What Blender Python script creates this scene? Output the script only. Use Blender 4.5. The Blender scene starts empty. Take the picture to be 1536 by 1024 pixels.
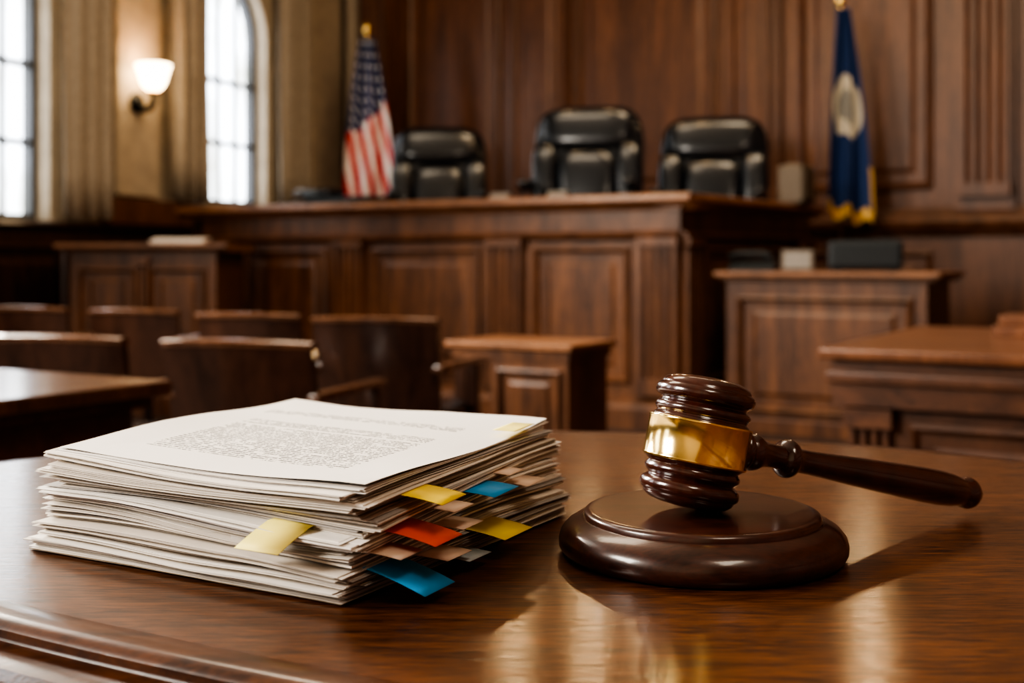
import bpy, math, random, bmesh
from mathutils import Matrix, Vector, noise
random.seed(7)
S = bpy.context.scene
EYE=.98; TT=.80

# ------------------------------------------------------------------ materials
def newmat(name):
    m=bpy.data.materials.new(name); m.use_nodes=True
    nt=m.node_tree; b=nt.nodes['Principled BSDF']
    return m,nt,b
def plain(name,col,rough=.5,metal=0,coat=0,bump=0,bscale=60,emit=None,es=0,var=.12):
    m,nt,b=newmat(name)
    b.inputs['Roughness'].default_value=rough; b.inputs['Metallic'].default_value=metal
    b.inputs['Coat Weight'].default_value=coat
    tc=nt.nodes.new('ShaderNodeTexCoord'); n=nt.nodes.new('ShaderNodeTexNoise')
    n.inputs['Scale'].default_value=bscale; n.inputs['Detail'].default_value=5
    nt.links.new(tc.outputs['Object'],n.inputs['Vector'])
    r=nt.nodes.new('ShaderNodeValToRGB')
    r.color_ramp.elements[0].position=.3; r.color_ramp.elements[1].position=.7
    r.color_ramp.elements[0].color=[c*(1-var) for c in col]+[1]
    r.color_ramp.elements[1].color=[min(1,c*(1+var)) for c in col]+[1]
    nt.links.new(n.outputs['Fac'],r.inputs['Fac']); nt.links.new(r.outputs['Color'],b.inputs['Base Color'])
    if bump:
        bp=nt.nodes.new('ShaderNodeBump'); bp.inputs['Strength'].default_value=bump; bp.inputs['Distance'].default_value=.002
        nt.links.new(n.outputs['Fac'],bp.inputs['Height']); nt.links.new(bp.outputs['Normal'],b.inputs['Normal'])
    if emit:
        b.inputs['Emission Color'].default_value=(*emit,1); b.inputs['Emission Strength'].default_value=es
    return m
def wood(name,dark,light,stretch=(12,12,1),scale=1.5,rough=.35,coat=.3,crough=.15,bump=.1,rot=0,bdist=.001,lo=.36,hi=.62,fine=.38,fs=9):
    m,nt,b=newmat(name)
    b.inputs['Coat Weight'].default_value=coat; b.inputs['Coat Roughness'].default_value=crough
    b.inputs['Roughness'].default_value=rough
    tc=nt.nodes.new('ShaderNodeTexCoord'); mp=nt.nodes.new('ShaderNodeMapping')
    mp.inputs['Scale'].default_value=stretch; mp.inputs['Rotation'].default_value=(0,0,rot)
    nt.links.new(tc.outputs['Object'],mp.inputs['Vector'])
    n=nt.nodes.new('ShaderNodeTexNoise'); n.inputs['Scale'].default_value=scale; n.inputs['Detail'].default_value=8
    n.inputs['Roughness'].default_value=.62; n.inputs['Distortion'].default_value=.6
    nt.links.new(mp.outputs['Vector'],n.inputs['Vector'])
    n2=nt.nodes.new('ShaderNodeTexNoise'); n2.inputs['Scale'].default_value=scale*fs; n2.inputs['Detail'].default_value=4
    nt.links.new(mp.outputs['Vector'],n2.inputs['Vector'])
    mx=nt.nodes.new('ShaderNodeMath'); mx.operation='MULTIPLY_ADD'; mx.inputs[1].default_value=fine
    nt.links.new(n2.outputs['Fac'],mx.inputs[0])
    ml=nt.nodes.new('ShaderNodeMath'); ml.operation='MULTIPLY'; ml.inputs[1].default_value=1-fine
    nt.links.new(n.outputs['Fac'],ml.inputs[0]); nt.links.new(ml.outputs[0],mx.inputs[2])
    r=nt.nodes.new('ShaderNodeValToRGB')
    e=r.color_ramp.elements; e[0].position=lo; e[0].color=(*dark,1); e[1].position=hi; e[1].color=(*light,1)
    nt.links.new(mx.outputs[0],r.inputs['Fac']); nt.links.new(r.outputs['Color'],b.inputs['Base Color'])
    if bump:
        bp=nt.nodes.new('ShaderNodeBump'); bp.inputs['Strength'].default_value=bump; bp.inputs['Distance'].default_value=bdist
        nt.links.new(mx.outputs[0],bp.inputs['Height']); nt.links.new(bp.outputs['Normal'],b.inputs['Normal'])
        nt.links.new(bp.outputs['Normal'],b.inputs['Coat Normal'])
    return m

M={}
M['bench']=wood('bench_wood',(.062,.023,.0095),(.195,.078,.031),(9,9,1),1.3,.45,.2,.25,lo=.40,hi=.62)
M['caplit']=wood('bench_cap_wood_lit',(.12,.049,.021),(.29,.128,.056),(2,9,9),1.3,.4,.2,.25)  # paler than the bench: highlight along the cap edge put into the colour
M['wallwood']=wood('wall_wood',(.066,.025,.0115),(.185,.076,.035),(9,9,.8),1.1,.45,.1,.3,lo=.38,hi=.64)
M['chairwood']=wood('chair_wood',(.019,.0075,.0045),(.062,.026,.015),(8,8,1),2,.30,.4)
M['raillit']=wood('chair_wood_lit',(.07,.03,.016),(.16,.075,.04),(8,8,1),2,.25,.6)  # paler chair wood: light on top rails and arms painted into the colour
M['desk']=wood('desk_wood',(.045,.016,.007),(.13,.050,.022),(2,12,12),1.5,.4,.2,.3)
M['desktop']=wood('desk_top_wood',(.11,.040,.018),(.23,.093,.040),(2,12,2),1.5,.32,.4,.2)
M['table']=wood('table_wood',(.024,.0068,.0024),(.165,.055,.015),(3.2,34,34),5.5,.42,.85,.085,.40,rot=.10,bdist=.0006,lo=.38,hi=.63,fine=.5,fs=4)
M['table'].node_tree.nodes['Principled BSDF'].inputs['Specular IOR Level'].default_value=.3
M['tableedge']=wood('table_edge_wood',(.024,.007,.003),(.10,.034,.012),(3,20,20),3,.28,.6,.08,.12)
M['gavel']=wood('gavel_mahogany',(.018,.0036,.002),(.065,.014,.0075),(40,40,8),1.2,.25,1,.05,.03)
M['block']=wood('block_mahogany',(.018,.0045,.0025),(.064,.0165,.0085),(10,40,40),1.5,.34,.7,.13,.08)
M['brass']=plain('brass',(1.0,.71,.27),.15,1,0,.02,200,var=.03)
M['leather']=plain('black_leather',(.005,.0075,.012),.24,0,.3,0,120)
M['blackmetal']=plain('black_metal',(.02,.02,.02),.4,.6)
M['blackplastic']=plain('black_plastic',(.014,.019,.023),.5)
M['plaster']=plain('cream_plaster',(.44,.36,.26),.8,bscale=8,bump=.05)
M['ceil']=plain('ceiling_plaster',(.45,.38,.30),.85,bscale=6)
M['curtain']=plain('curtain_linen',(.33,.275,.21),.85,bscale=30,bump=.1)
M['floor']=plain('floor_carpet',(.040,.022,.016),.85,bscale=90,bump=.3)
M['plat']=M['chairwood']
M['frame']=plain('window_frame_paint',(.05,.05,.05),.4)
M['framew']=plain('window_muntin_paint',(.30,.31,.31),.5)
M['gold']=plain('gold_fringe',(.65,.42,.12),.5,.3,bscale=200,bump=.4)
M['paper']=plain('paper_white',(.86,.82,.77),.75,bscale=30,var=.04)
M['paper2']=plain('paper_cream',(.74,.68,.61),.8,bscale=30,var=.05)
M['paper3']=plain('paper_grey',(.42,.39,.37),.8,bscale=30,var=.06)
M['folder']=plain('folder_tan',(.26,.20,.14),.8,bscale=30,var=.08)
M['yellow']=plain('note_yellow',(.93,.70,.05),.6,bscale=80,var=.04)
M['pale']=plain('note_pale_yellow',(.93,.80,.22),.6,bscale=80,var=.03)
M['olive']=plain('note_gold',(.82,.63,.07),.6,bscale=80,var=.04)
M['blue']=plain('note_blue',(.012,.29,.66),.6,bscale=80,var=.04)
M['red']=plain('note_red',(.92,.11,.035),.6,bscale=80,var=.04)
M['tan']=plain('note_tan',(.72,.55,.44),.65,bscale=80,var=.05)
M['gnote']=plain('note_grey',(.35,.40,.42),.65,bscale=80,var=.05)
M['beige']=plain('beige_plastic',(.12,.095,.07),.6)
M['frosty']=plain('name_plate_brass',(.24,.22,.20),.4,.3)

def shade_mat(name,col,es):
    m,nt,b=newmat(name); b.inputs['Base Color'].default_value=(*col,1); b.inputs['Roughness'].default_value=.4
    b.inputs['Emission Color'].default_value=(*col,1); b.inputs['Emission Strength'].default_value=es
    return m
M['shade']=shade_mat('frosted_lamp_glass',(1,.74,.44),14)
M['globe']=shade_mat('pendant_globe_glass',(1,.66,.34),42)

def pane_mat():
    m,nt,b=newmat('window_glass_daylight')
    nt.nodes.remove(b)
    out=nt.nodes['Material Output']; em=nt.nodes.new('ShaderNodeEmission'); em.inputs['Strength'].default_value=7.5
    tc=nt.nodes.new('ShaderNodeTexCoord'); n=nt.nodes.new('ShaderNodeTexNoise'); n.inputs['Scale'].default_value=1.7; n.inputs['Detail'].default_value=4
    nt.links.new(tc.outputs['Object'],n.inputs['Vector'])
    r=nt.nodes.new('ShaderNodeValToRGB'); e=r.color_ramp.elements
    e[0].position=.36; e[0].color=(.30,.29,.20,1); e[1].position=.56; e[1].color=(.86,.92,1,1)
    nt.links.new(n.outputs['Fac'],r.inputs['Fac']); nt.links.new(r.outputs['Color'],em.inputs['Color'])
    nt.links.new(em.outputs[0],out.inputs['Surface']); return m
M['pane']=pane_mat()

def mathn(nt,op,a,b=None,c=None):
    n=nt.nodes.new('ShaderNodeMath'); n.operation=op
    for i,v in enumerate((a,b,c)):
        if v is None: continue
        if isinstance(v,(int,float)): n.inputs[i].default_value=v
        else: nt.links.new(v,n.inputs[i])
    return n.outputs[0]
def mixc(nt,f,a,b):
    n=nt.nodes.new('ShaderNodeMix'); n.data_type='RGBA'
    if isinstance(f,(int,float)): n.inputs[0].default_value=f
    else: nt.links.new(f,n.inputs[0])
    for i,v in ((6,a),(7,b)):
        if isinstance(v,tuple): n.inputs[i].default_value=(*v,1)
        else: nt.links.new(v,n.inputs[i])
    return n.outputs[2]
def uvxy(nt):
    t=nt.nodes.new('ShaderNodeTexCoord'); s=nt.nodes.new('ShaderNodeSeparateXYZ')
    nt.links.new(t.outputs['UV'],s.inputs[0]); return s.outputs[0],s.outputs[1],t
def usflag():
    m,nt,b=newmat('us_flag_cloth'); b.inputs['Roughness'].default_value=.8
    u,v,_=uvxy(nt)
    d=mathn(nt,'MULTIPLY_ADD',u,3.6,mathn(nt,'MULTIPLY',v,2.6))
    st=mathn(nt,'GREATER_THAN',mathn(nt,'FRACT',d),.5)
    base=mixc(nt,st,(.54,.015,.02),(.84,.78,.74))
    fu=mathn(nt,'SUBTRACT',mathn(nt,'FRACT',mathn(nt,'MULTIPLY',u,5)),.5)
    fv=mathn(nt,'SUBTRACT',mathn(nt,'FRACT',mathn(nt,'MULTIPLY',v,15)),.5)
    rr=mathn(nt,'ADD',mathn(nt,'MULTIPLY',fu,fu),mathn(nt,'MULTIPLY',fv,fv))
    star=mathn(nt,'LESS_THAN',rr,.05)
    can=mixc(nt,star,(.013,.025,.10),(.7,.7,.72))
    lim=mathn(nt,'GREATER_THAN',mathn(nt,'MULTIPLY_ADD',u,-.25,v),.40)
    nt.links.new(mixc(nt,lim,base,can),b.inputs['Base Color']); return m
def stateflag():
    m,nt,b=newmat('state_flag_cloth'); b.inputs['Roughness'].default_value=.8
    u,v,_=uvxy(nt)
    du=mathn(nt,'MULTIPLY',mathn(nt,'SUBTRACT',u,.52),.85); dv=mathn(nt,'MULTIPLY',mathn(nt,'SUBTRACT',v,.52),2.3)
    rr=mathn(nt,'SQRT',mathn(nt,'ADD',mathn(nt,'MULTIPLY',du,du),mathn(nt,'MULTIPLY',dv,dv)))
    c1=mixc(nt,mathn(nt,'LESS_THAN',rr,.36),(.010,.034,.13),(.54,.50,.42))
    c2=mixc(nt,mathn(nt,'LESS_THAN',rr,.2),c1,(.24,.24,.23))
    nt.links.new(c2,b.inputs['Base Color']); return m
M['usflag']=usflag(); M['stflag']=stateflag()
def textpage():
    m,nt,b=newmat('printed_page'); b.inputs['Roughness'].default_value=.7
    u,v,t=uvxy(nt)
    L=60
    vl=mathn(nt,'MULTIPLY',v,L); fr=mathn(nt,'FRACT',vl); fl=mathn(nt,'FLOOR',vl)
    line=mathn(nt,'MULTIPLY',mathn(nt,'GREATER_THAN',fr,.28),mathn(nt,'LESS_THAN',fr,.78))
    cx=nt.nodes.new('ShaderNodeCombineXYZ'); nt.links.new(mathn(nt,'MULTIPLY',u,150),cx.inputs[0]); nt.links.new(mathn(nt,'MULTIPLY',fl,7.3),cx.inputs[1]); nt.links.new(mathn(nt,'MULTIPLY',vl,1.6),cx.inputs[2])
    n=nt.nodes.new('ShaderNodeTexNoise'); n.inputs['Scale'].default_value=1; n.inputs['Detail'].default_value=1
    nt.links.new(cx.outputs[0],n.inputs['Vector'])
    let=mathn(nt,'GREATER_THAN',n.outputs['Fac'],.45)
    cx2=nt.nodes.new('ShaderNodeCombineXYZ'); nt.links.new(mathn(nt,'MULTIPLY',u,32),cx2.inputs[0]); nt.links.new(mathn(nt,'MULTIPLY',fl,3.7),cx2.inputs[1])
    n2=nt.nodes.new('ShaderNodeTexNoise'); n2.inputs['Scale'].default_value=1; n2.inputs['Detail'].default_value=0
    nt.links.new(cx2.outputs[0],n2.inputs['Vector'])
    wd=mathn(nt,'GREATER_THAN',n2.outputs['Fac'],.33)
    def rng(x,a,bb): return mathn(nt,'MULTIPLY',mathn(nt,'GREATER_THAN',x,a),mathn(nt,'LESS_THAN',x,bb))
    blk=mathn(nt,'MULTIPLY',rng(u,.17,.84),rng(v,.14,.58))
    head=mathn(nt,'MULTIPLY',rng(u,.10,.84),rng(v,.70,.76))
    gap=mathn(nt,'SUBTRACT',1,rng(v,.50,.515))
    reg=mathn(nt,'MULTIPLY',mathn(nt,'MAXIMUM',blk,head),gap)
    msk=mathn(nt,'MULTIPLY',mathn(nt,'MULTIPLY',line,let),mathn(nt,'MULTIPLY',wd,reg))
    msk=mathn(nt,'MULTIPLY',msk,.95)
    nt.links.new(mixc(nt,msk,(.86,.82,.77),(.06,.055,.055)),b.inputs['Base Color']); return m
M['text']=textpage()

# ------------------------------------------------------------------ mesh builder
class MB:
    def __init__(s): s.v=[];s.f=[];s.m=[];s.mats=[];s.M=Matrix.Identity(4)
    def mi(s,k):
        if k not in s.mats: s.mats.append(k)
        return s.mats.index(k)
    def add(s,vs,fs,mat):
        o=len(s.v); s.v+= [s.M@Vector(p) for p in vs]; i=s.mi(mat)
        for f in fs: s.f.append(tuple(o+a for a in f)); s.m.append(i)
        return o
    def box(s,x0,x1,y0,y1,z0,z1,mat,c=0):
        if c<=0:
            vs=[(x,y,z) for z in (z0,z1) for y in (y0,y1) for x in (x0,x1)]
            fs=[(0,2,3,1),(4,5,7,6),(0,1,5,4),(2,6,7,3),(0,4,6,2),(1,3,7,5)]
            s.add(vs,fs,mat)
        else:
            bm=bmesh.new()
            bmesh.ops.create_cube(bm,size=1)
            for v in bm.verts: v.co=Vector(((x0+x1)/2+v.co.x*(x1-x0),(y0+y1)/2+v.co.y*(y1-y0),(z0+z1)/2+v.co.z*(z1-z0)))
            bmesh.ops.bevel(bm,geom=bm.edges[:],offset=c,segments=2,affect='EDGES',profile=.6)
            bm.verts.ensure_lookup_table(); bm.verts.index_update()
            s.add([v.co.copy() for v in bm.verts],[[v.index for v in f.verts] for f in bm.faces],mat); bm.free()
    def prism(s,poly,z0,z1,mat):
        n=len(poly)
        s.add([(x,y,z0) for x,y in poly]+[(x,y,z1) for x,y in poly],[tuple(range(n))[::-1],tuple(range(n,2*n))]+[(i,(i+1)%n,n+(i+1)%n,n+i) for i in range(n)],mat)
    def exx(s,prof,x0,x1,mat):
        n=len(prof)
        s.add([(x0,y,z) for y,z in prof]+[(x1,y,z) for y,z in prof],[tuple(range(n)),tuple(range(n,2*n))[::-1]]+[(i,n+i,n+(i+1)%n,(i+1)%n) for i in range(n)],mat)
    def panel(s,x0,x1,z0,z1,y,mat,sc=1):
        loops=[(0,0),(0,.022),(.018,.03),(.032,.018),(.045,-.006),(.085,-.006),(.125,.012)]
        vs=[];fs=[]
        for i,d in loops:
            i*=sc
            vs+=[(x0+i,y-d*sc,z0+i),(x1-i,y-d*sc,z0+i),(x1-i,y-d*sc,z1-i),(x0+i,y-d*sc,z1-i)]
        for k in range(len(loops)-1):
            for j in range(4):
                a=4*k+j;b=4*k+(j+1)%4; fs.append((a,b,b+4,a+4))
        k=4*(len(loops)-1); fs.append((k,k+1,k+2,k+3)); s.add(vs,fs,mat)
    def flute(s,x0,x1,z0,z1,y,mat,n=4,d=.03):
        pts=[(x0,y)]; pts.append((x0,y-d)); w=(x1-x0)/(n*2+1)
        for i in range(n):
            a=x0+w*(2*i+1)
            for k in range(7):
                t=k/6; pts.append((a+w*t,y-d+math.sin(math.pi*t)*.022))
        pts+=[(x1,y-d),(x1,y)]
        m=len(pts)
        s.add([(p[0],p[1],z0) for p in pts]+[(p[0],p[1],z1) for p in pts],[(i,i+1,m+i+1,m+i) for i in range(m-1)]+[tuple(range(m,2*m))],mat)
        s.box(x0-.012,x1+.012,y-d-.015,y,z0-.10,z0,mat); s.box(x0-.012,x1+.012,y-d-.015,y,z1,z1+.05,mat)
    def lathe(s,prof,mat,n=48,T=None):
        o=s.M
        if T is not None: s.M=s.M@T
        vs=[];fs=[]
        for r,z in prof:
            for i in range(n):
                a=2*math.pi*i/n; vs.append((r*math.cos(a),r*math.sin(a),z))
        for k in range(len(prof)-1):
            for i in range(n): j=(i+1)%n; fs.append((k*n+i,k*n+j,(k+1)*n+j,(k+1)*n+i))
        fs.append(tuple(range(n))[::-1]); k=len(prof)-1; fs.append(tuple(range(k*n,k*n+n)))
        s.add(vs,fs,mat); s.M=o
    def tube(s,pts,r,mat,n=10):
        vs=[];fs=[];P=[Vector(p) for p in pts]
        for i,p in enumerate(P):
            t=(P[min(i+1,len(P)-1)]-P[max(i-1,0)]).normalized()
            q=t.to_track_quat('Z','Y'); rr=r[i] if isinstance(r,(list,tuple)) else r
            for k in range(n):
                a=2*math.pi*k/n; vs.append(p+q@Vector((rr*math.cos(a),rr*math.sin(a),0)))
        for i in range(len(P)-1):
            for k in range(n): j=(k+1)%n; fs.append((i*n+k,i*n+j,(i+1)*n+j,(i+1)*n+k))
        fs.append(tuple(range(n))[::-1]); fs.append(tuple(range((len(P)-1)*n,len(P)*n)))
        s.add(vs,fs,mat)
    def puff(s,c,d,mat,e=.4,nu=32,nv=16,T=None):
        o=s.M
        if T is not None: s.M=s.M@T
        def sp(a,e): return math.copysign(abs(a)**e,a)
        vs=[];fs=[]
        for j in range(nv+1):
            ph=-math.pi/2+math.pi*j/nv
            for i in range(nu):
                th=2*math.pi*i/nu
                vs.append((c[0]+d[0]/2*sp(math.cos(ph),e)*sp(math.cos(th),e),c[1]+d[1]/2*sp(math.cos(ph),e)*sp(math.sin(th),e),c[2]+d[2]/2*sp(math.sin(ph),e)))
        for j in range(nv):
            for i in range(nu): k=(i+1)%nu; fs.append((j*nu+i,j*nu+k,(j+1)*nu+k,(j+1)*nu+i))
        s.add(vs,fs,mat); s.M=o
    def obj(s,name,smooth=False,ang=40):
        me=bpy.data.meshes.new(name); me.from_pydata([tuple(v) for v in s.v],[],s.f)
        for k in s.mats: me.materials.append(M[k])
        for p,i in zip(me.polygons,s.m): p.material_index=i
        bm=bmesh.new(); bm.from_mesh(me); bmesh.ops.remove_doubles(bm,verts=bm.verts,dist=1e-6); bmesh.ops.recalc_face_normals(bm,faces=bm.faces); bm.to_mesh(me); bm.free()
        o=bpy.data.objects.new(name,me); S.collection.objects.link(o)
        if smooth:
            for p in me.polygons: p.use_smooth=True
            me.set_sharp_from_angle(angle=math.radians(ang))
        return o
def frame(ox,oy,dx,dy,oz=0):
    d=Vector((dx,dy,0)).normalized()
    return Matrix(((d.x,-d.y,0,ox),(d.y,d.x,0,oy),(0,0,1,oz),(0,0,0,1)))

# ------------------------------------------------------------------ room
XR=Vector((.864,-.504)); YR=Vector((.504,.864))
C0=Vector((-1.60,11.90)); C1=C0+XR*9; C2=C1-YR*12.1
LW=Vector((-2.32,10.0)); LD=Vector((.353,.936)).normalized()
C3=LW-LD*14
room=[tuple(C3),(C2.x,C3.y),tuple(C1),tuple(C0)]
b=MB(); b.prism(room,-.1,0,'floor'); b.obj('floor')
b=MB(); b.prism(room,5.2,5.3,'ceil'); b.obj('ceiling')
b=MB(); b.M=frame(C0.x,C0.y,XR.x,XR.y); b.box(-.3,9.2,0,.2,0,5.2,'wallwood')
for x0,x1 in [(.72,1.74),(2.52,3.82),(4.52,5.55),(6.35,7.4),(7.7,8.7)]:
    b.panel(x0,x1,1.52,4.4,-.0,'wallwood',1.3); b.panel(x0,x1,.2,1.05,-.0,'wallwood',1.2)
for x0,x1 in [(1.86,2.42),(3.92,4.38)]:
    b.box(x0,x1,-.07,0,.15,4.6,'wallwood'); b.panel(x0+.06,x1-.06,1.6,4.4,-.07,'wallwood',.8)
for x0,x1 in [(.2,.52),(5.76,6.10),(8.65,8.95)]:
    b.box(x0-.04,x1+.04,-.06,0,1.35,4.6,'wallwood'); b.flute(x0,x1,1.55,4.5,-.06,'wallwood',4,.05)
b.exx([(0,1.16),(-.03,1.16),(-.05,1.2),(-.09,1.22),(-.11,1.27),(-.09,1.31),(-.05,1.33),(-.03,1.37),(0,1.38)],0,9,'wallwood')
b.exx([(0,4.6),(-.06,4.6),(-.1,4.7),(-.2,4.75),(-.25,4.9),(0,4.95)],0,9,'wallwood')
b.exx([(0,0),(-.04,0),(-.04,.13),(-.02,.16),(0,.17)],0,9,'wallwood')
b.obj('wall_back')
b=MB(); b.M=frame(C1.x,C1.y,-YR.x,-YR.y); b.box(0,12.6,0,.2,0,5.2,'wallwood')
for i in range(7):
    x=.3+i*1.7; b.panel(x,x+1.4,1.5,4.4,0,'wallwood',1.3); b.panel(x,x+1.4,.2,1.05,0,'wallwood',1.2)
b.exx([(0,1.16),(-.05,1.2),(-.1,1.27),(-.05,1.33),(0,1.38)],0,12,'wallwood')
b.obj('wall_right')
b=MB(); b.box(C3.x-.2,C2.x+.3,C3.y-.2,C3.y,0,5.2,'plaster'); b.box(C3.x,C2.x,C3.y,C3.y+.05,0,1.2,'wallwood'); b.obj('wall_front')

n_=Vector((-LD.y,LD.x))
LF=Matrix(((LD.x,n_.x,0,LW.x),(LD.y,n_.y,0,LW.y),(0,0,1,0),(0,0,0,1)))
wins=[(-.015,.515,1.44,2.88),(-2.68,.53,1.24,3.3),(-5.35,.6,1.24,3.3),(-8.0,.6,1.24,3.3),(-10.7,.6,1.24,3.3)]
def arch(cx,hw,z0,zs,k=0,n=16):
    p=[(cx-hw+k,z0+k),(cx+hw-k,z0+k)]
    for i in range(n+1):
        a=math.pi*i/n; p.append((cx+(hw-k)*math.cos(a),zs+(hw-k)*math.sin(a)))
    return p
def side_panel(b,poly,y0,y1,mat):
    n=len(poly)
    b.add([(x,y0,z) for x,z in poly]+[(x,y1,z) for x,z in poly],[tuple(range(n)),tuple(range(n,2*n))[::-1]]+[(i,(i+1)%n,n+(i+1)%n,n+i) for i in range(n)],mat)
b=MB(); b.M=LF
ws=sorted(wins); x=-14.0
for cx,hw,z0,zs in ws:
    b.box(x,cx-hw,0,.3,0,5.2,'plaster'); b.box(cx-hw,cx+hw,0,.3,0,z0,'plaster')
    n=16
    for i in range(n):
        a0=math.pi*i/n;a1=math.pi*(i+1)/n
        xa,za=cx+hw*math.cos(a0),zs+hw*math.sin(a0); xb,zb=cx+hw*math.cos(a1),zs+hw*math.sin(a1)
        side_panel(b,[(xa,za),(xb,zb),(xb,5.2),(xa,5.2)],0,.3,'plaster')
    x=cx+hw
b.box(x,2.03,0,.3,0,5.2,'plaster')
for s0,s1 in [(-1.56,-1.08),(-4.3,-3.9),(-6.9,-6.5),(-9.6,-9.2),(1.15,1.7)]:
    b.box(s0,s1,-.08,0,1.44,4.5,'plaster',.015)
b.exx([(0,4.5),(-.1,4.5),(-.14,4.6),(-.22,4.66),(-.22,4.8),(0,4.85)],-14,2.03,'plaster')
b.obj('wall_left')
b=MB(); b.M=LF
b.box(-14,2.0,-.05,0,0,1.2,'chairwood'); b.exx([(0,1.18),(-.07,1.18),(-.10,1.21),(-.08,1.235),(0,1.235)],-14,2.0,'chairwood')
for i in range(16):
    x=-13.9+i; b.panel(x,x+.85,.2,1.08,-.05,'chairwood',1)
b.obj('trim_1')
b=MB(); b.M=LF; b.box(-1.66,-.60,-.1,0,1.235,1.42,'wallwood',.01); b.box(.55,1.95,-.1,0,1.235,1.42,'wallwood',.01); b.obj('trim_2')
for k,(cx,hw,z0,zs) in enumerate(wins):
    b=MB(); b.M=LF
    pl=arch(cx,hw,z0,zs); n=len(pl)
    b.add([(x,.2,z) for x,z in pl],[tuple(range(n))],'pane')
    pi=arch(cx,hw,z0,zs,.045)
    vs=[(x,y,z) for y in (.11,.19) for x,z in pl]+[(x,y,z) for y in (.11,.19) for x,z in pi]
    fs=[]
    for i in range(n):
        j=(i+1)%n
        fs+=[(i,j,2*n+j,2*n+i),(n+i,n+j,3*n+j,3*n+i),(2*n+i,2*n+j,3*n+j,3*n+i)]
    b.add(vs,fs,'frame')
    z=z0+.52
    while z<zs+.1: b.box(cx-hw+.04,cx+hw-.04,.12,.18,z-.018,z+.018,'frame'); z+=.52
    for i in (-.5,0,.5):
        b.box(cx+i*hw-.011,cx+i*hw+.011,.13,.17,z0,zs+hw*math.sqrt(1-i*i)-.03,'framew')
    b.box(cx-hw-.03,cx+hw+.03,-.06,.12,z0-.04,z0,'plaster',.01)
    b.obj('window_%d'%(k+1))
def curtain(s0,s1,z0=1.26,z1=4.4):
    b=MB(); b.M=LF; n=int((s1-s0)/.012); vs=[];fs=[]; rows=10
    for r in range(rows+1):
        t=r/rows; z=z0+(z1-z0)*t
        for i in range(n+1):
            u=i/n; x=s0+(s1-s0)*u
            y=-.14+.035*math.sin(u*(s1-s0)*2*math.pi/.15+.6*math.sin(t*3))+.012*noise.noise(Vector((x*6,z,0)))
            vs.append((x,y,z))
    for r in range(rows):
        for i in range(n): a=r*(n+1)+i; fs.append((a,a+1,a+n+2,a+n+1))
    b.add(vs,fs,'curtain'); o=b.obj('curtain',True,180)
    m=o.modifiers.new('s','SOLIDIFY'); m.thickness=.006; return o
for s0,s1 in [(-2.15,-1.70),(-3.65,-3.2),(-1.0,-.55),(.53,.97),(1.72,1.98),(-4.85,-4.45),(-6.2,-5.8)]: curtain(s0,s1,1.45 if s0>-1.5 else 1.26)

# sconce
b=MB(); s=-1.36; base=LF@Vector((s,-.08,2.12)); nin=Vector((LD.y,-LD.x,0))
T=Matrix.Translation(base)@nin.to_track_quat('Z','Y').to_matrix().to_4x4()
b.lathe([(0,0),(.075,0),(.08,.01),(.06,.025),(.03,.04),(.012,.05)],'blackmetal',24,T)
e=base+nin*.15
b.tube([base+nin*.03,base+nin*.07+Vector((0,0,-.06)),base+nin*.12+Vector((0,0,-.05)),e+Vector((0,0,0)),e+Vector((0,0,.08))],.024,'blackmetal')
b.lathe([(.02,.05),(.05,.06),(.055,.075),(.03,.09)],'brass',24,Matrix.Translation(e))
b.lathe([(.04,.085),(.07,.11),(.09,.15),(.105,.21),(.125,.265),(.118,.268),(.09,.20),(.05,.12),(.0,.11)],'shade',32,Matrix.Translation(e))
b.obj('wall_sconce',True)

# ------------------------------------------------------------------ judge's bench
L=Vector((-2.33,8.77)); R=Vector((.958,6.84)); SD=Vector((.57,.82)).normalized(); SE=R+SD*2.0
fd=(R-L); FLN=fd.length; nb=Vector((-fd.y,fd.x)).normalized()
b=MB()
capprof=[(.5,1.30),(-.01,1.27),(-.02,1.285),(-.045,1.29),(-.06,1.305),(-.085,1.31),(-.095,1.325),(-.09,1.35),(-.075,1.36),(.5,1.36)]
def bench_run(b,ln,pils,panels,lx0=0,lx1=0):
    b.box(0,ln,0,.10,0,1.29,'bench')
    b.exx(capprof,-.09+lx0,ln+.09+lx1,'caplit')
    b.exx([(0,1.10),(-.02,1.10),(-.045,1.115),(-.05,1.13),(-.02,1.145),(0,1.15)],0,ln,'bench')
    b.exx([(0,0),(-.07,0),(-.07,.12),(-.05,.15),(-.03,.17),(0,.18)],-.03,ln+.03,'bench')
    for a,c in pils: b.flute(a,c,.30,1.06,-.0,'bench',4,.045)
    for a,c in panels: b.panel(a,c,.26,1.06,0,'bench',.95)
b.M=frame(L.x,L.y,fd.x,fd.y)
t=lambda q:(1-q)*FLN
bench_run(b,FLN,[(t(.964)-.03,t(.895)),(t(.65),t(.59)),(t(.332),t(.27)),(t(.063),t(0)-.01)],[(t(.868),t(.672)),(t(.572),t(.352)),(t(.250),t(.082))])
b.M=frame(R.x,R.y,SD.x,SD.y)
bench_run(b,2.0,[(.02,.22),(1.75,1.97)],[(.3,.95),(1.03,1.68)],.06)
b.M=frame(L.x+nb.x*1.3,L.y+nb.y*1.3,-nb.x,-nb.y)
bench_run(b,1.3,[(.03,.2),(1.1,1.27)],[(.28,1.02)],0,-.06)
b.obj('judges_bench')
b=MB(); b.prism([tuple(L+nb*.14+Vector((.14,-.07))),tuple(R+nb*.16+Vector((.0,.1))),tuple(SE+Vector((-.12,.09))),tuple(C0+XR*5.6-YR*.3),tuple(C0+XR*.3-YR*.3),tuple(L+nb*1.3+Vector((.18,-.06)))],0,.72,'plat'); b.obj('bench_platform')

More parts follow.
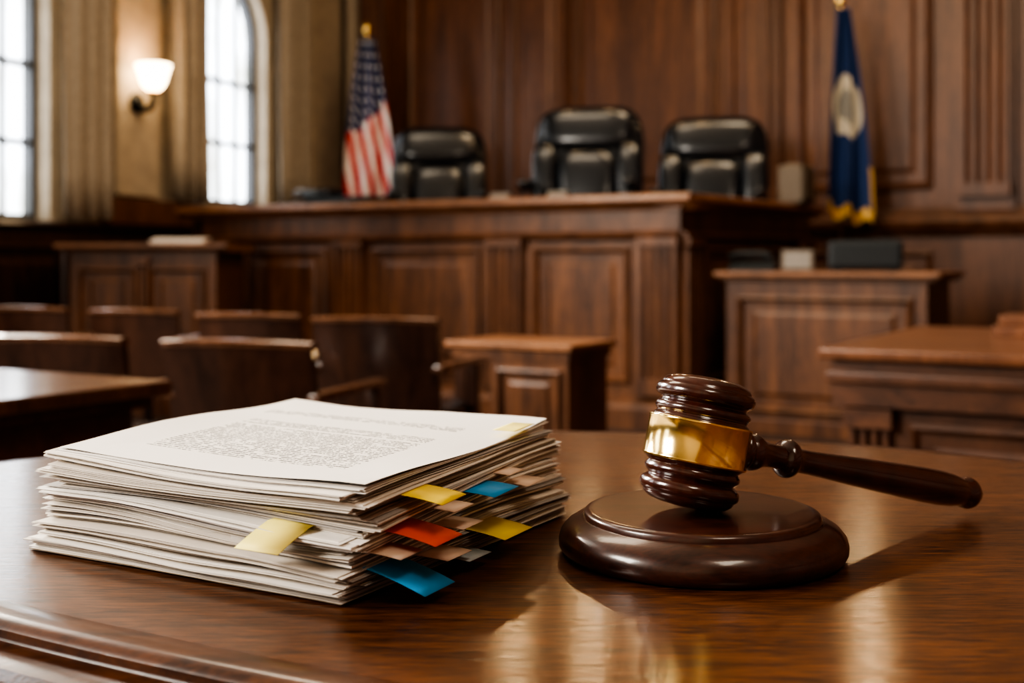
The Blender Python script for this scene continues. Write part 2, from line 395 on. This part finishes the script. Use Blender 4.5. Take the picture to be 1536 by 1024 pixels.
def exec_chair(x,y,rot,top):
    H=1.33; b=MB(); b.M=Matrix.Translation((x,y,.72))@Matrix.Rotation(rot,4,'Z')
    k=top-.72-H
    T=Matrix.Translation((0,0,k))@Matrix.Rotation(math.radians(-7),4,'X'); Z=Matrix.Translation((0,0,k))
    b.puff((0,.33,.90),(.78,.19,.87),'leather',.44,48,24,T)
    b.puff((0,.262,1.16),(.66,.16,.30),'leather',.52,40,20,T)
    for sx in (-1,1):
        b.puff((sx*.300,.25,.78),(.19,.20,.58),'leather',.55,24,20,T)
    b.puff((0,.245,.75),(.42,.15,.52),'leather',.48,32,20,T)
    b.puff((0,-.08,.50),(.60,.60,.16),'leather',.45,32,16,Z)
    for sx in (-1,1):
        b.puff((sx*.35,-.05,.70),(.09,.40,.07),'leather',.5,T=Z)
        b.tube([(sx*.35,-.2,.68+k),(sx*.36,-.22,.55+k),(sx*.31,-.15,.45+k)],.018,'blackmetal'); b.tube([(sx*.35,.12,.68+k),(sx*.36,.15,.55+k),(sx*.31,.1,.45+k)],.018,'blackmetal')
    b.box(-.12,.12,-.15,.12,.38+k,.43+k,'blackmetal',.01); b.lathe([(.03,.12),(.03,.25),(.022,.26),(.022,.40+k)],'blackmetal',16)
    for i in range(5):
        a=i*2*math.pi/5+.3; c,s_=math.cos(a),math.sin(a)
        b.tube([(0,0,.12),(c*.15,s_*.15,.10),(c*.30,s_*.30,.075)],[.03,.024,.016],'blackmetal')
        b.puff((c*.31,s_*.31,.035),(.06,.06,.07),'blackplastic',.8,12,8)
    return b.obj('executive_chair',True,60)
exec_chair(.46,8.15,math.radians(-12),2.12)
exec_chair(-.585,9.45,math.radians(2),2.12)
exec_chair(1.37,8.34,math.radians(-14),2.07)

b=MB(); b.M=frame(L.x,L.y,fd.x,fd.y,1.36)
b.box(.90,1.45,.03,.35,0,.025,'blackplastic',.005); b.box(1.0,1.55,.06,.33,.025,.055,'blackplastic',.005); b.puff((1.02,.2,.085),(.34,.24,.07),'leather',.5)
b.obj('legal_binder')
for i,xl in enumerate((2.52,2.93)):
    b=MB(); b.M=frame(L.x,L.y,fd.x,fd.y,1.36); b.exx([(.02,0),(.09,0),(.06,.04),(.05,.04)],xl,xl+.13,'frosty'); b.obj('name_plate')
b=MB(); b.M=frame(2.01,8.12,SD.x,SD.y,1.36); b.box(-.12,.12,.0,.18,0,.26,'beige',.02); b.box(-.10,.09,-.008,0,.03,.23,'beige',.003)
b.box(-.08,.06,.04,.14,.26,.275,'beige',.004); b.obj('document_box')

# ------------------------------------------------------------------ witness stand (left)
b=MB(); A=Vector((-2.78,7.55)); b.M=frame(A.x,A.y,1,0)
b.box(0,.92,0,.06,0,1.04,'bench'); b.box(0,.06,.06,.75,0,1.04,'bench'); b.box(.86,.92,.06,.75,0,1.04,'bench')
b.exx([(.16,1.035),(-.03,1.035),(-.05,1.05),(-.07,1.06),(-.07,1.085),(.16,1.085)],-.08,1.0,'caplit')
b.box(-.08,.10,.16,.78,1.035,1.085,'caplit'); b.box(.82,1.0,.16,.78,1.035,1.085,'caplit')
b.panel(.06,.42,.2,.93,0,'bench',.7); b.panel(.5,.86,.2,.93,0,'bench',.7); b.flute(.43,.49,.3,.95,0,'bench',1,.03)
b.exx([(0,0),(-.05,0),(-.05,.12),(0,.16)],-.02,.94,'bench')
b.obj('witness_stand')
b=MB(); b.M=frame(-2.28,7.56,1,0,1.085); b.box(0,.34,-.02,.10,0,.022,'paper2',.002); b.box(.02,.36,0,.10,.022,.035,'paper2',.002); b.obj('paper_pile')

# ------------------------------------------------------------------ clerk desk
b=MB(); b.M=frame(1.19,6.88,.864,-.504); W=1.17;D=.66
b.box(.03,W-.03,.03,D,0,.87,'bench'); b.box(-.03,W+.05,-.03,D+.02,.885,.917,'caplit',.008); b.box(.0,W+.02,.0,D+.01,.865,.885,'bench',.006)
b.panel(.1,W-.1,.12,.78,.03,'bench',.9); b.box(0,W,-.01,.03,0,.09,'bench',.005)
b.obj('clerk_desk')
b=MB(); b.M=frame(1.98,6.72,.95,-.3,.918); b.box(-.2,.2,-.1,.14,.01,.17,'blackplastic',.02); b.box(-.18,.18,-.106,-.1,.03,.15,'blackplastic',.004); b.box(-.15,.15,-.06,.1,.17,.178,'blackplastic',.003)
for sx in (-.15,.15): b.box(sx-.02,sx+.02,-.08,.1,0,.01,'blackplastic')
b.obj('printer')
b=MB(); b.M=frame(1.62,6.82,.95,-.3,.922)@Matrix.Rotation(math.radians(-12),4,'X'); b.box(-.09,.09,0,.012,0,.12,'beige',.003); b.box(-.075,.075,-.003,0,.012,.108,'frosty'); b.box(-.02,.02,.012,.05,0,.01,'beige'); b.obj('photo_frame')
b=MB(); b.M=frame(1.40,6.98,.95,-.3,.918); b.exx([(-.08,0),(.1,0),(.1,.07),(-.02,.045),(-.08,.02)],-.13,.13,'blackplastic'); b.tube([(-.14,.04,.08),(-.1,.04,.1),(.06,.04,.1),(.1,.04,.08)],.02,'blackplastic'); b.obj('desk_telephone')

# ------------------------------------------------------------------ counsel tables
b=MB(); b.M=frame(.80,3.14,.864,-.504); W=1.9; D=1.25
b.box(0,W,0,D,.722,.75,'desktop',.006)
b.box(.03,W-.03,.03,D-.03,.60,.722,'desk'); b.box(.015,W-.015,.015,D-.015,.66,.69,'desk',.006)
b.box(.07,W-.07,.07,D-.07,0,.60,'desk')
for i in range(3): b.panel(.22+i*.52,.66+i*.52,.1,.56,.07,'desk',.6)
for x in (.07,W-.17): b.flute(x,x+.1,.14,.545,.07,'desk',3,.03)
b.obj('counsel_table')
b=MB(); b.M=frame(1.56,3.60,.864,-.504,.75); b.box(-.1,.22,-.08,.14,0,.035,'desktop',.004); b.box(-.085,.205,-.065,.125,.035,.065,'desktop',.006); b.obj('wooden_box')
b=MB(); b.M=frame(-.65,2.30,.866,-.5)@Matrix.Translation((-.95,-1.1,0)) ; W=.95; D=1.1
b.box(0,W,0,D,.722,.75,'raillit',.006); b.box(.03,W-.03,.03,D-.03,.70,.722,'desk'); b.box(.06,W-.06,.06,D-.06,.58,.70,'desk')
for x in (.07,W-.14):
    for y in (.07,D-.14): b.box(x,x+.07,y,y+.07,0,.6,'desk',.006)
b.box(.09,W-.09,.09,D-.09,.25,.6,'desk')
b.obj('counsel_table')
b=MB(); b.M=frame(-.27,4.78,.864,-.504); W=.57;D=.4
b.box(0,W,0,D,.635,.66,'caplit',.005); b.box(.02,W-.02,.02,D-.02,.60,.635,'bench'); b.box(.2,W-.03,.03,D-.03,0,.60,'bench'); b.panel(.23,W-.06,.08,.56,.03,'bench',.5)
for y in (.03,D-.08): b.box(.03,.08,y,y+.05,0,.6,'chairwood')
b.obj('side_table')

def court_chair(x,y,rot,w=.43,top=.77):
    b=MB(); b.M=Matrix.Translation((x,y,0))@Matrix.Rotation(rot,4,'Z')
    n=12; h=w/2
    def slab(zs,th,mat):
        vs=[];fs=[]
        for r,(z,tk) in enumerate(zip(zs,th)):
            rec=-(z-.42)*.16
            for sgn in (-1,1):
                for i in range(n+1):
                    u=-1+2*i/n; hw=h*(.93+.07*(z-.36)/(top-.36)); yy=rec+ .03*u*u
                    zz=z+(.0 if z<top-.04 else -.006*u*u)
                    vs.append((u*hw,yy+sgn*tk,zz))
        m=n+1
        for r in range(len(zs)-1):
            o=r*2*m;p=o+2*m
            for i in range(n):
                fs.append((o+i,o+i+1,p+i+1,p+i)); fs.append((o+m+i+1,o+m+i,p+m+i,p+m+i+1))
            fs.append((o,p,p+m,o+m)); fs.append((o+n,o+m+n,p+m+n,p+n))
        p=(len(zs)-1)*2*m
        for i in range(n): fs.append((p+i,p+i+1,p+m+i+1,p+m+i)); fs.append((i,m+i,m+i+1,i+1))
        b.add(vs,fs,mat)
    slab([.36,.42,.5,.6,.7,top-.024],[.012]+[.013]*5,'chairwood')
    slab([top-.024,top-.018,top-.005,top],[.013,.02,.02,.012],'raillit')
    b.box(-h,h,.02,.46,.39,.42,'chairwood',.008); b.puff((0,.24,.435),(w-.04,.42,.06),'leather',.4)
    for sx in (-1,1):
        b.box(sx*(h-.02)-.02,sx*(h-.02)+.02,.40,.44,0,.60,'chairwood',.005)
        b.box(sx*(h-.02)-.02,sx*(h-.02)+.02,.0,.04,0,.42,'chairwood',.005)
        b.box(sx*(h-.01)-.022,sx*(h-.01)+.022,-.02,.46,.60,.625,'raillit',.008)
    b.box(-h+.04,h-.04,.41,.43,.33,.39,'chairwood'); b.box(-h+.02,-h+.03,.04,.4,.33,.39,'chairwood'); b.box(h-.03,h-.02,.04,.4,.33,.39,'chairwood')
    return b.obj('courtroom_chair',True,35)
rc=math.radians(-16)
court_chair(-.73,3.25,rc,.45,.77)
court_chair(-.46,4.12,rc,.46,.79)
court_chair(-1.03,4.75,rc,.45,.775)
court_chair(-1.75,5.6,rc,.46,.755)
court_chair(-2.33,5.8,rc,.46,.76)
court_chair(-1.30,3.45,rc,.46,.77)

# ------------------------------------------------------------------ flags
def flag(name,x,y,base,top,zt,zb,w0,w1,mat,xo=0,fringe=False):
    e=MB(); 
    e.M=Matrix.Translation((x,y,base)); e.lathe([(0,0),(.16,0),(.17,.02),(.15,.05),(.06,.08),(.03,.12),(.02,.14)],'brass',24)
    e.lathe([(.014,.1),(.014,top-base-.12)],'bench',12)
    h=top-base
    e.lathe([(.014,h-.14),(.028,h-.13),(.03,h-.12),(.012,h-.105),(.03,h-.08),(.045,h-.05),(.03,h-.015),(.003,h+.03)],'brass',16)
    vs=[];fs=[];uv=[];nu=50;nv=40
    for j in range(nv+1):
        t=j/nv; z=zt+(zb-zt)*t
        w=w0+(w1-w0)*(1-(1-t)**1.8)
        for i in range(nu+1):
            u=i/nu
            xx=(u-.42)*w+xo*t; yy=-.06-.055*math.sin(u*13+t*2.2)*(.35+.65*t)-.02*math.sin(u*29+t*4)
            zz=z-.22*(u)*math.sin(min(t*1.2,1)*math.pi/2)*.4+.03*math.sin(u*15+1)*t
            vs.append((xx,yy,zz-base)); uv.append((u,1-t))
    for j in range(nv):
        for i in range(nu): a=j*(nu+1)+i; fs.append((a,a+1,a+nu+2,a+nu+1))
    o0=e.add(vs,fs,mat)
    if fringe:
        o2=nv*(nu+1); fv=[];ff=[]
        for i in range(nu+1):
            p=vs[o2+i]; fv+=[(p[0],p[1]-.003,p[2]+.02),(p[0]*1.05,p[1]-.006,p[2]-.07)]
        for i in range(nu): ff.append((2*i,2*i+1,2*i+3,2*i+2))
        e.add(fv,ff,'gold')
        fv=[];ff=[]
        for j in range(nv*6//8,nv+1):
            p=vs[j*(nu+1)+nu]; fv+=[(p[0]-.01,p[1]-.003,p[2]),(p[0]+.015,p[1]-.003,p[2]-.01)]
        for j in range(len(fv)//2-1): ff.append((2*j,2*j+1,2*j+3,2*j+2))
        e.add(fv,ff,'gold')
    me=bpy.data.meshes.new(name); me.from_pydata([tuple(v) for v in e.v],[],e.f)
    for k in e.mats: me.materials.append(M[k])
    ul=me.uv_layers.new(name='UVMap')
    for p,i in zip(me.polygons,e.m):
        p.material_index=i; p.use_smooth=True
        for li in p.loop_indices:
            vi=me.loops[li].vertex_index-o0
            if 0<=vi<len(uv): ul.data[li].uv=uv[vi]
    o=bpy.data.objects.new(name,me); S.collection.objects.link(o); return o
flag('american_flag',-1.30,10.75,.72,3.10,2.96,1.50,.13,.46,'usflag')
flag('state_flag',2.47,9.02,.72,2.98,2.86,1.40,.10,.32,'stflag',.02,True)

# ------------------------------------------------------------------ foreground table
ctrl=[(-.065,.498),(-.276,.616),(-.48,.76),(-.57,.93),(-.46,1.08),(-.25,1.215),(.03,1.275),(.304,1.195),(.46,1.085),(.60,.92),(.63,.70),(.52,.47),(.33,.385),(.13,.41)]
def catmull(P,n=12):
    out=[];m=len(P)
    for i in range(m):
        p0,p1,p2,p3=[Vector(P[(i+k-1)%m]) for k in range(4)]
        for j in range(n):
            t=j/n; out.append(.5*((2*p1)+(-p0+p2)*t+(2*p0-5*p1+4*p2-p3)*t*t+(-p0+3*p1-3*p2+p3)*t**3))
    return out
pl=catmull(ctrl); area=sum(pl[i].x*pl[(i+1)%len(pl)].y-pl[(i+1)%len(pl)].x*pl[i].y for i in range(len(pl)))
if area<0: pl=pl[::-1]
N=len(pl); nr=[]
for i in range(N):
    d=(pl[(i+1)%N]-pl[i-1]).normalized(); nr.append(Vector((d.y,-d.x)))
prof=[(-.02,0),(-.005,0),(-.001,-.0015),(.002,-.005),(.002,-.009),(-.001,-.012),(.002,-.014),(.010,-.0145),(.016,-.017),(.018,-.022),(.016,-.027),(.012,-.029),(.018,-.031),(.028,-.032),(.036,-.036),(.040,-.043),(.040,-.050),(.034,-.056),(.030,-.058),(.034,-.062),(.03,-.072),(.01,-.078),(-.08,-.08)]
b=MB(); vs=[];fs=[]
for o,z in prof:
    vs+=[(pl[i].x+nr[i].x*o,pl[i].y+nr[i].y*o,TT+z) for i in range(N)]
for k in range(len(prof)-1):
    for i in range(N): j=(i+1)%N; fs.append((k*N+i,(k+1)*N+i,(k+1)*N+j,k*N+j))
b.add(vs,fs,'tableedge')
b.add([(pl[i].x-nr[i].x*.02,pl[i].y-nr[i].y*.02,TT) for i in range(N)],[tuple(range(N))],'table')
b.prism([(pl[i].x-nr[i].x*.08,pl[i].y-nr[i].y*.08) for i in range(N)],.06,TT-.079,'tableedge')
b.prism([(pl[i].x-nr[i].x*.05,pl[i].y-nr[i].y*.05) for i in range(N)],0,.06,'tableedge')
b.obj('mahogany_table',True,35)

# ------------------------------------------------------------------ sound block + gavel
GX,GY=.1165,.738
b=MB(); b.M=Matrix.Translation((GX,GY,TT))
b.lathe([(.0,0),(.082,0),(.0855,.0015),(.0875,.005),(.0878,.009),(.0865,.0135),(.083,.0175),(.0785,.0203),(.0745,.0218),(.0735,.0222),(.0728,.0218),(.0722,.0222),(.072,.0245),(.0712,.026),(.069,.0268),(.066,.0268),(.0,.0268)],'block',96)
b.obj('sound_block',True,50)
half=[(.0300,.0126),(.0296,.0135),(.0282,.0145),(.0277,.0155),(.0284,.0166),(.0293,.0182),(.0291,.0200),(.0279,.0214),(.0265,.0224),(.0262,.0232),(.0274,.0241),(.0296,.0256),(.0305,.0276),(.0305,.0298),(.0297,.0316),(.0284,.0326),(.0279,.0330),(.0278,.0335),(.0268,.0352),(.0240,.0373),(.0190,.0388),(.011,.0397),(.0,.04)]
he=Vector((.331,.852,TT+.0132)); hc=Vector((GX-.003,GY-.004,TT+.07))
for _ in range(4):
    hd=(he-hc); HL=hd.length; hd.normalize(); sn=-hd.z; cs_=math.sqrt(1-sn*sn)
    hc.z=TT+.0270-min(-z*cs_-r*sn for r,z in half)
hd=(he-hc).normalized()
side=hd.cross(Vector((0,0,1))).normalized(); ax=side.cross(hd).normalized()
if ax.z<0: ax=-ax
b=MB()
T=Matrix.Translation(hc)@Matrix((( -side.x,hd.x,ax.x,0),(-side.y,hd.y,ax.y,0),(-side.z,hd.z,ax.z,0),(0,0,0,1)))
prof=[(r,-z) for r,z in half[::-1]]+half
b.lathe(prof,'gavel',72,T)
b.lathe([(.0300,-.0128),(.0314,-.0127),(.0318,-.0122),(.0319,-.0113),(.0316,-.0108),(.0316,.0108),(.0319,.0113),(.0318,.0122),(.0314,.0127),(.0300,.0128)],'brass',96,T)
TH=Matrix.Translation(hc)@hd.to_track_quat('Z','Y').to_matrix().to_4x4()
hp=[(.008,.02),(.0098,.030),(.0125,.0325),(.0132,.0345),(.0120,.0370),(.0100,.0385),(.0108,.0400),(.0118,.0425),(.0112,.0460),(.0090,.0500),(.0078,.056),(.0074,.062),(.0080,.0660),(.0105,.0675),(.0122,.0700),(.0125,.0725),(.0118,.0750),(.0094,.0768),(.0084,.0785),(.0078,.083),(.0077,.090),(.0083,.105),(.0093,.125),(.0104,.150),(.0114,.175),(.0120,.195),(.0121,.210),(.0115,.222),(.0102,.230),(.0094,.2335),(.0096,.2355),(.0108,.2375),(.0112,.2405),(.0104,.2435),(.0086,.2455),(.0072,.2468),(.0068,.2480),(.0058,.2500),(.003,.2512),(0,.2515)]
sc=HL/.252
b.lathe([(r,.03+(z-.03)*sc) for r,z in hp],'gavel',40,TH)
b.obj('gavel',True,50)

# ------------------------------------------------------------------ document stack
nb_,lb,rb=Vector((-.0862,.6255)),Vector((-.2971,.7448)),Vector((.0386,.848)); bb=lb+rb-nb_
nt_,lt,rt,bt=Vector((-.0746,.6103)),Vector((-.2807,.7453)),Vector((.0256,.885)),Vector((-.188,1.04))
ST=.062; n=118
b=MB(); G=14
def sheet(b,c,z,th,mat,A,f,seed,curl=0):
    vs=[];fs=[]
    for lay in (0,1):
        for j in range(G+1):
            v=j/G
            for i in range(G+1):
                u=i/G
                p=(c[1]*(1-u)+c[0]*u)*(1-v)+(c[3]*(1-u)+c[2]*u)*v
                e=max(abs(u-.5),abs(v-.5))*2
                w=A*noise.noise(Vector((u*1.5+3,v*1.5,f*5)))*e**2*2
                w+=.003*f*(.5*math.sin(3.1*u+1.0+1.3*v)+.5*math.sin(4.3*v+.8))*.5*e**2
                w+=.0004*noise.noise(Vector((u*6,v*6,seed*.37)))*e**3
                w+=curl*(u*(1-v))**4 + curl*.6*((1-u)*(1-v))**5
                vs.append((p.x,p.y,max(z+w,TT+.0002)+(th if lay else 0)))
    m=(G+1)**2
    for j in range(G):
        for i in range(G):
            a=j*(G+1)+i; fs.append((a,a+G+1,a+G+2,a+1)); fs.append((m+a,m+a+1,m+a+G+2,m+a+G+1))
    for i in range(G):
        a=i; fs.append((a,a+1,m+a+1,m+a)); a=G*(G+1)+i; fs.append((a+1,a,m+a,m+a+1))
        a=i*(G+1); fs.append((a+G+1,a,m+a,m+a+G+1)); a=i*(G+1)+G; fs.append((a,a+G+1,m+a+G+1,m+a))
    return b.add(vs,fs,mat)
cd=(nb_-lb).normalized(); rd=(rb-nb_).normalized()
off=Vector((0,0)); roto=0; left=0
zc=TT+.0003
hs=[random.choice([.4,.45,.5,.6,.8,1.6,.5,.45]) for _ in range(n)]; tot=sum(hs); hs=[h*ST/tot for h in hs]
for i in range(n-1):
    f=i/(n-1)
    if left<=0:
        left=random.randint(1,7); off=cd*random.uniform(-.006,.007)+rd*random.uniform(-.009,.007); roto=random.uniform(-.026,.026)
        bmat=random.choices(['paper','paper2','paper3'],[6,3.5,.9])[0]; spread=random.uniform(.0006,.0032)
    left-=1
    if f>.94: off*=.5; roto*=.5
    o=off+Vector((random.uniform(-1,1),random.uniform(-1,1)))*spread
    cs=[]
    for a,c in ((nb_,nt_),(lb,lt),(rb,rt),(bb,bt)):
        p=a*(1-f)+c*f; cen=(lb*(1-f)+lt*f+rb*(1-f)+rt*f)/2
        d=p-cen; r=roto+random.uniform(-.005,.005)
        d=Vector((d.x*math.cos(r)-d.y*math.sin(r),d.x*math.sin(r)+d.y*math.cos(r)))
        cs.append(cen+d+o)
    mat=bmat if random.random()<.75 else random.choice(['paper','paper2','paper3'])
    if random.random()<.03: mat='folder'
    sheet(b,cs,zc,hs[i]*random.uniform(.40,.82),mat,.0028*min(1,f*4+.1),f,i)
    zc+=hs[i]
stk=b.obj('document_stack')
b=MB(); zc+=.0002
o0=sheet(b,[nt_,lt,rt,bt],zc,.00025,'text',.0030,1,99,.0014)
me=bpy.data.meshes.new('printed_page'); me.from_pydata([tuple(v) for v in b.v],[],b.f); me.materials.append(M['text']); ul=me.uv_layers.new(name='UVMap')
for p in me.polygons:
    for li in p.loop_indices:
        k=me.loops[li].vertex_index%((G+1)**2); ul.data[li].uv=((k%(G+1))/G,(k//(G+1))/G)
tp=bpy.data.objects.new('printed_page',me); S.collection.objects.link(tp); tp.parent=stk

def note(P,out,al,z,ln,w,mat,droop=.3,curl=.15,tuck=.015,skew=0):
    b=MB(); vs=[];fs=[]; n=8
    al=al.normalized(); out=out.normalized()
    for i in range(n+1):
        t=i/n; d=-tuck+(ln+tuck)*t; dd=max(0,d)
        zz=z-droop*dd-curl*dd*dd*20
        for s_ in (-.5,.5):
            q=P+out*d+al*(s_*w+skew*dd)
            vs.append((q.x,q.y,TT+max(zz,.0008)))
    for i in range(n): fs.append((2*i,2*i+1,2*i+3,2*i+2))
    b.add(vs,fs,mat); o=b.obj('sticky_note',True); m=o.modifiers.new('s','SOLIDIFY'); m.thickness=.0003
    o.parent=stk
no=Vector((.9,-.44))
def edgeP(t_,z):
    f=z/ST; a=nb_*(1-f)+nt_*f; c=rb*(1-f)+rt*f; return a+(c-a)*t_, (c-a)
for t_,z,ln,w,mat,dr in [(.165,.0555,.030,.032,'yellow',.05),(.455,.0430,.028,.038,'blue',.0),(.50,.0190,.030,.038,'olive',.08),(.135,.0375,.033,.032,'red',.10),(.095,.0190,.036,.032,'blue',.22),
    (.68,.0370,.022,.030,'tan',.0),(.285,.0410,.022,.026,'tan',.0),(.335,.0285,.022,.026,'tan',.0),(.07,.0285,.022,.024,'tan',.05),(.265,.0155,.024,.028,'tan',.0),(.36,.0095,.024,.026,'gnote',.0),(.60,.046,.018,.024,'tan',.0)]:
    P,ev=edgeP(t_,z); note(P,no,ev,z,ln,w,mat,dr,.15,skew=.1)
FE=Vector((-.207,.125)); note(nb_*.4+nt_*.6+FE*.19,Vector((-.517,-.856)),FE,.040,.026,.030,'pale',.3)
note(nt_+(rt-nt_)*.78-no*.006,no,rt-nt_,.0655,.012,.04,'pale',0,0,tuck=.005)

# ------------------------------------------------------------------ lamps
def pendant(x,y,z,r=.13):
    b=MB(); b.M=Matrix.Translation((x,y,z))
    b.lathe([(0.001,-r)]+[(r*math.cos(a),r*math.sin(a)) for a in [math.radians(k) for k in range(-80,75,10)]],'globe',24)
    b.lathe([(r*.4,r*.9),(r*.4,r*1.1),(.02,r*1.3),(.008,r*1.4),(.008,5.18-z)],'brass',16)
    b.lathe([(.06,5.14-z),(.07,5.199-z)],'brass',16)
    b.obj('pendant_lamp',True)
for p in [(.01,8.0,3.14),(.50,7.8,3.12),(.92,7.6,3.05),(2.15,7.2,2.98)]: pendant(*p,r=.085)
def area(name,loc,size,power,col,tgt):
    l=bpy.data.lights.new(name,'AREA'); l.energy=power; l.size=size; l.color=col
    o=bpy.data.objects.new(name,l); o.location=loc; S.collection.objects.link(o)
    o.rotation_euler=(Vector(tgt)-Vector(loc)).to_track_quat('-Z','Y').to_euler()
area('window_daylight',(-3.5,4.4,2.7),1.4,430,(1,.92,.80),(0,.8,.8))
area('window_daylight',(-3.6,-.2,2.6),1.4,230,(1,.93,.83),(0,.8,.8))
area('overhead_fill',(-1.5,4.5,5.0),2.0,90,(1,.84,.64),(-1.0,5.5,0))  # added fill above the courtroom chairs, no fixture modelled
area('overhead_fill',(1.2,5.6,5.0),1.6,130,(1,.80,.56),(.9,8.6,1))  # added warm fill for the bench and back wall
area('overhead_fill',(1.0,-1.2,4.0),1.2,50,(1,.86,.68),(0.05,.7,.8))  # added soft fill from behind the camera, also brightens the brass
w=bpy.data.worlds.new('World'); S.world=w; w.use_nodes=True; w.node_tree.nodes['Background'].inputs[0].default_value=(.5,.6,.75,1); w.node_tree.nodes['Background'].inputs[1].default_value=1

# ------------------------------------------------------------------ camera
cam=bpy.data.cameras.new('Camera'); co=bpy.data.objects.new('Camera',cam); S.collection.objects.link(co)
co.location=(0,0,EYE); co.rotation_euler=(math.pi/2,0,0)
cam.lens=1800/1536*36; cam.sensor_width=36; cam.shift_y=-(512-390)/1536; cam.clip_start=.05
cam.dof.use_dof=True; cam.dof.focus_distance=.70; cam.dof.aperture_fstop=6.8
S.camera=co
try:
    S.view_settings.view_transform='AgX'; S.view_settings.look='AgX - High Contrast'
except Exception as ex: print(ex)
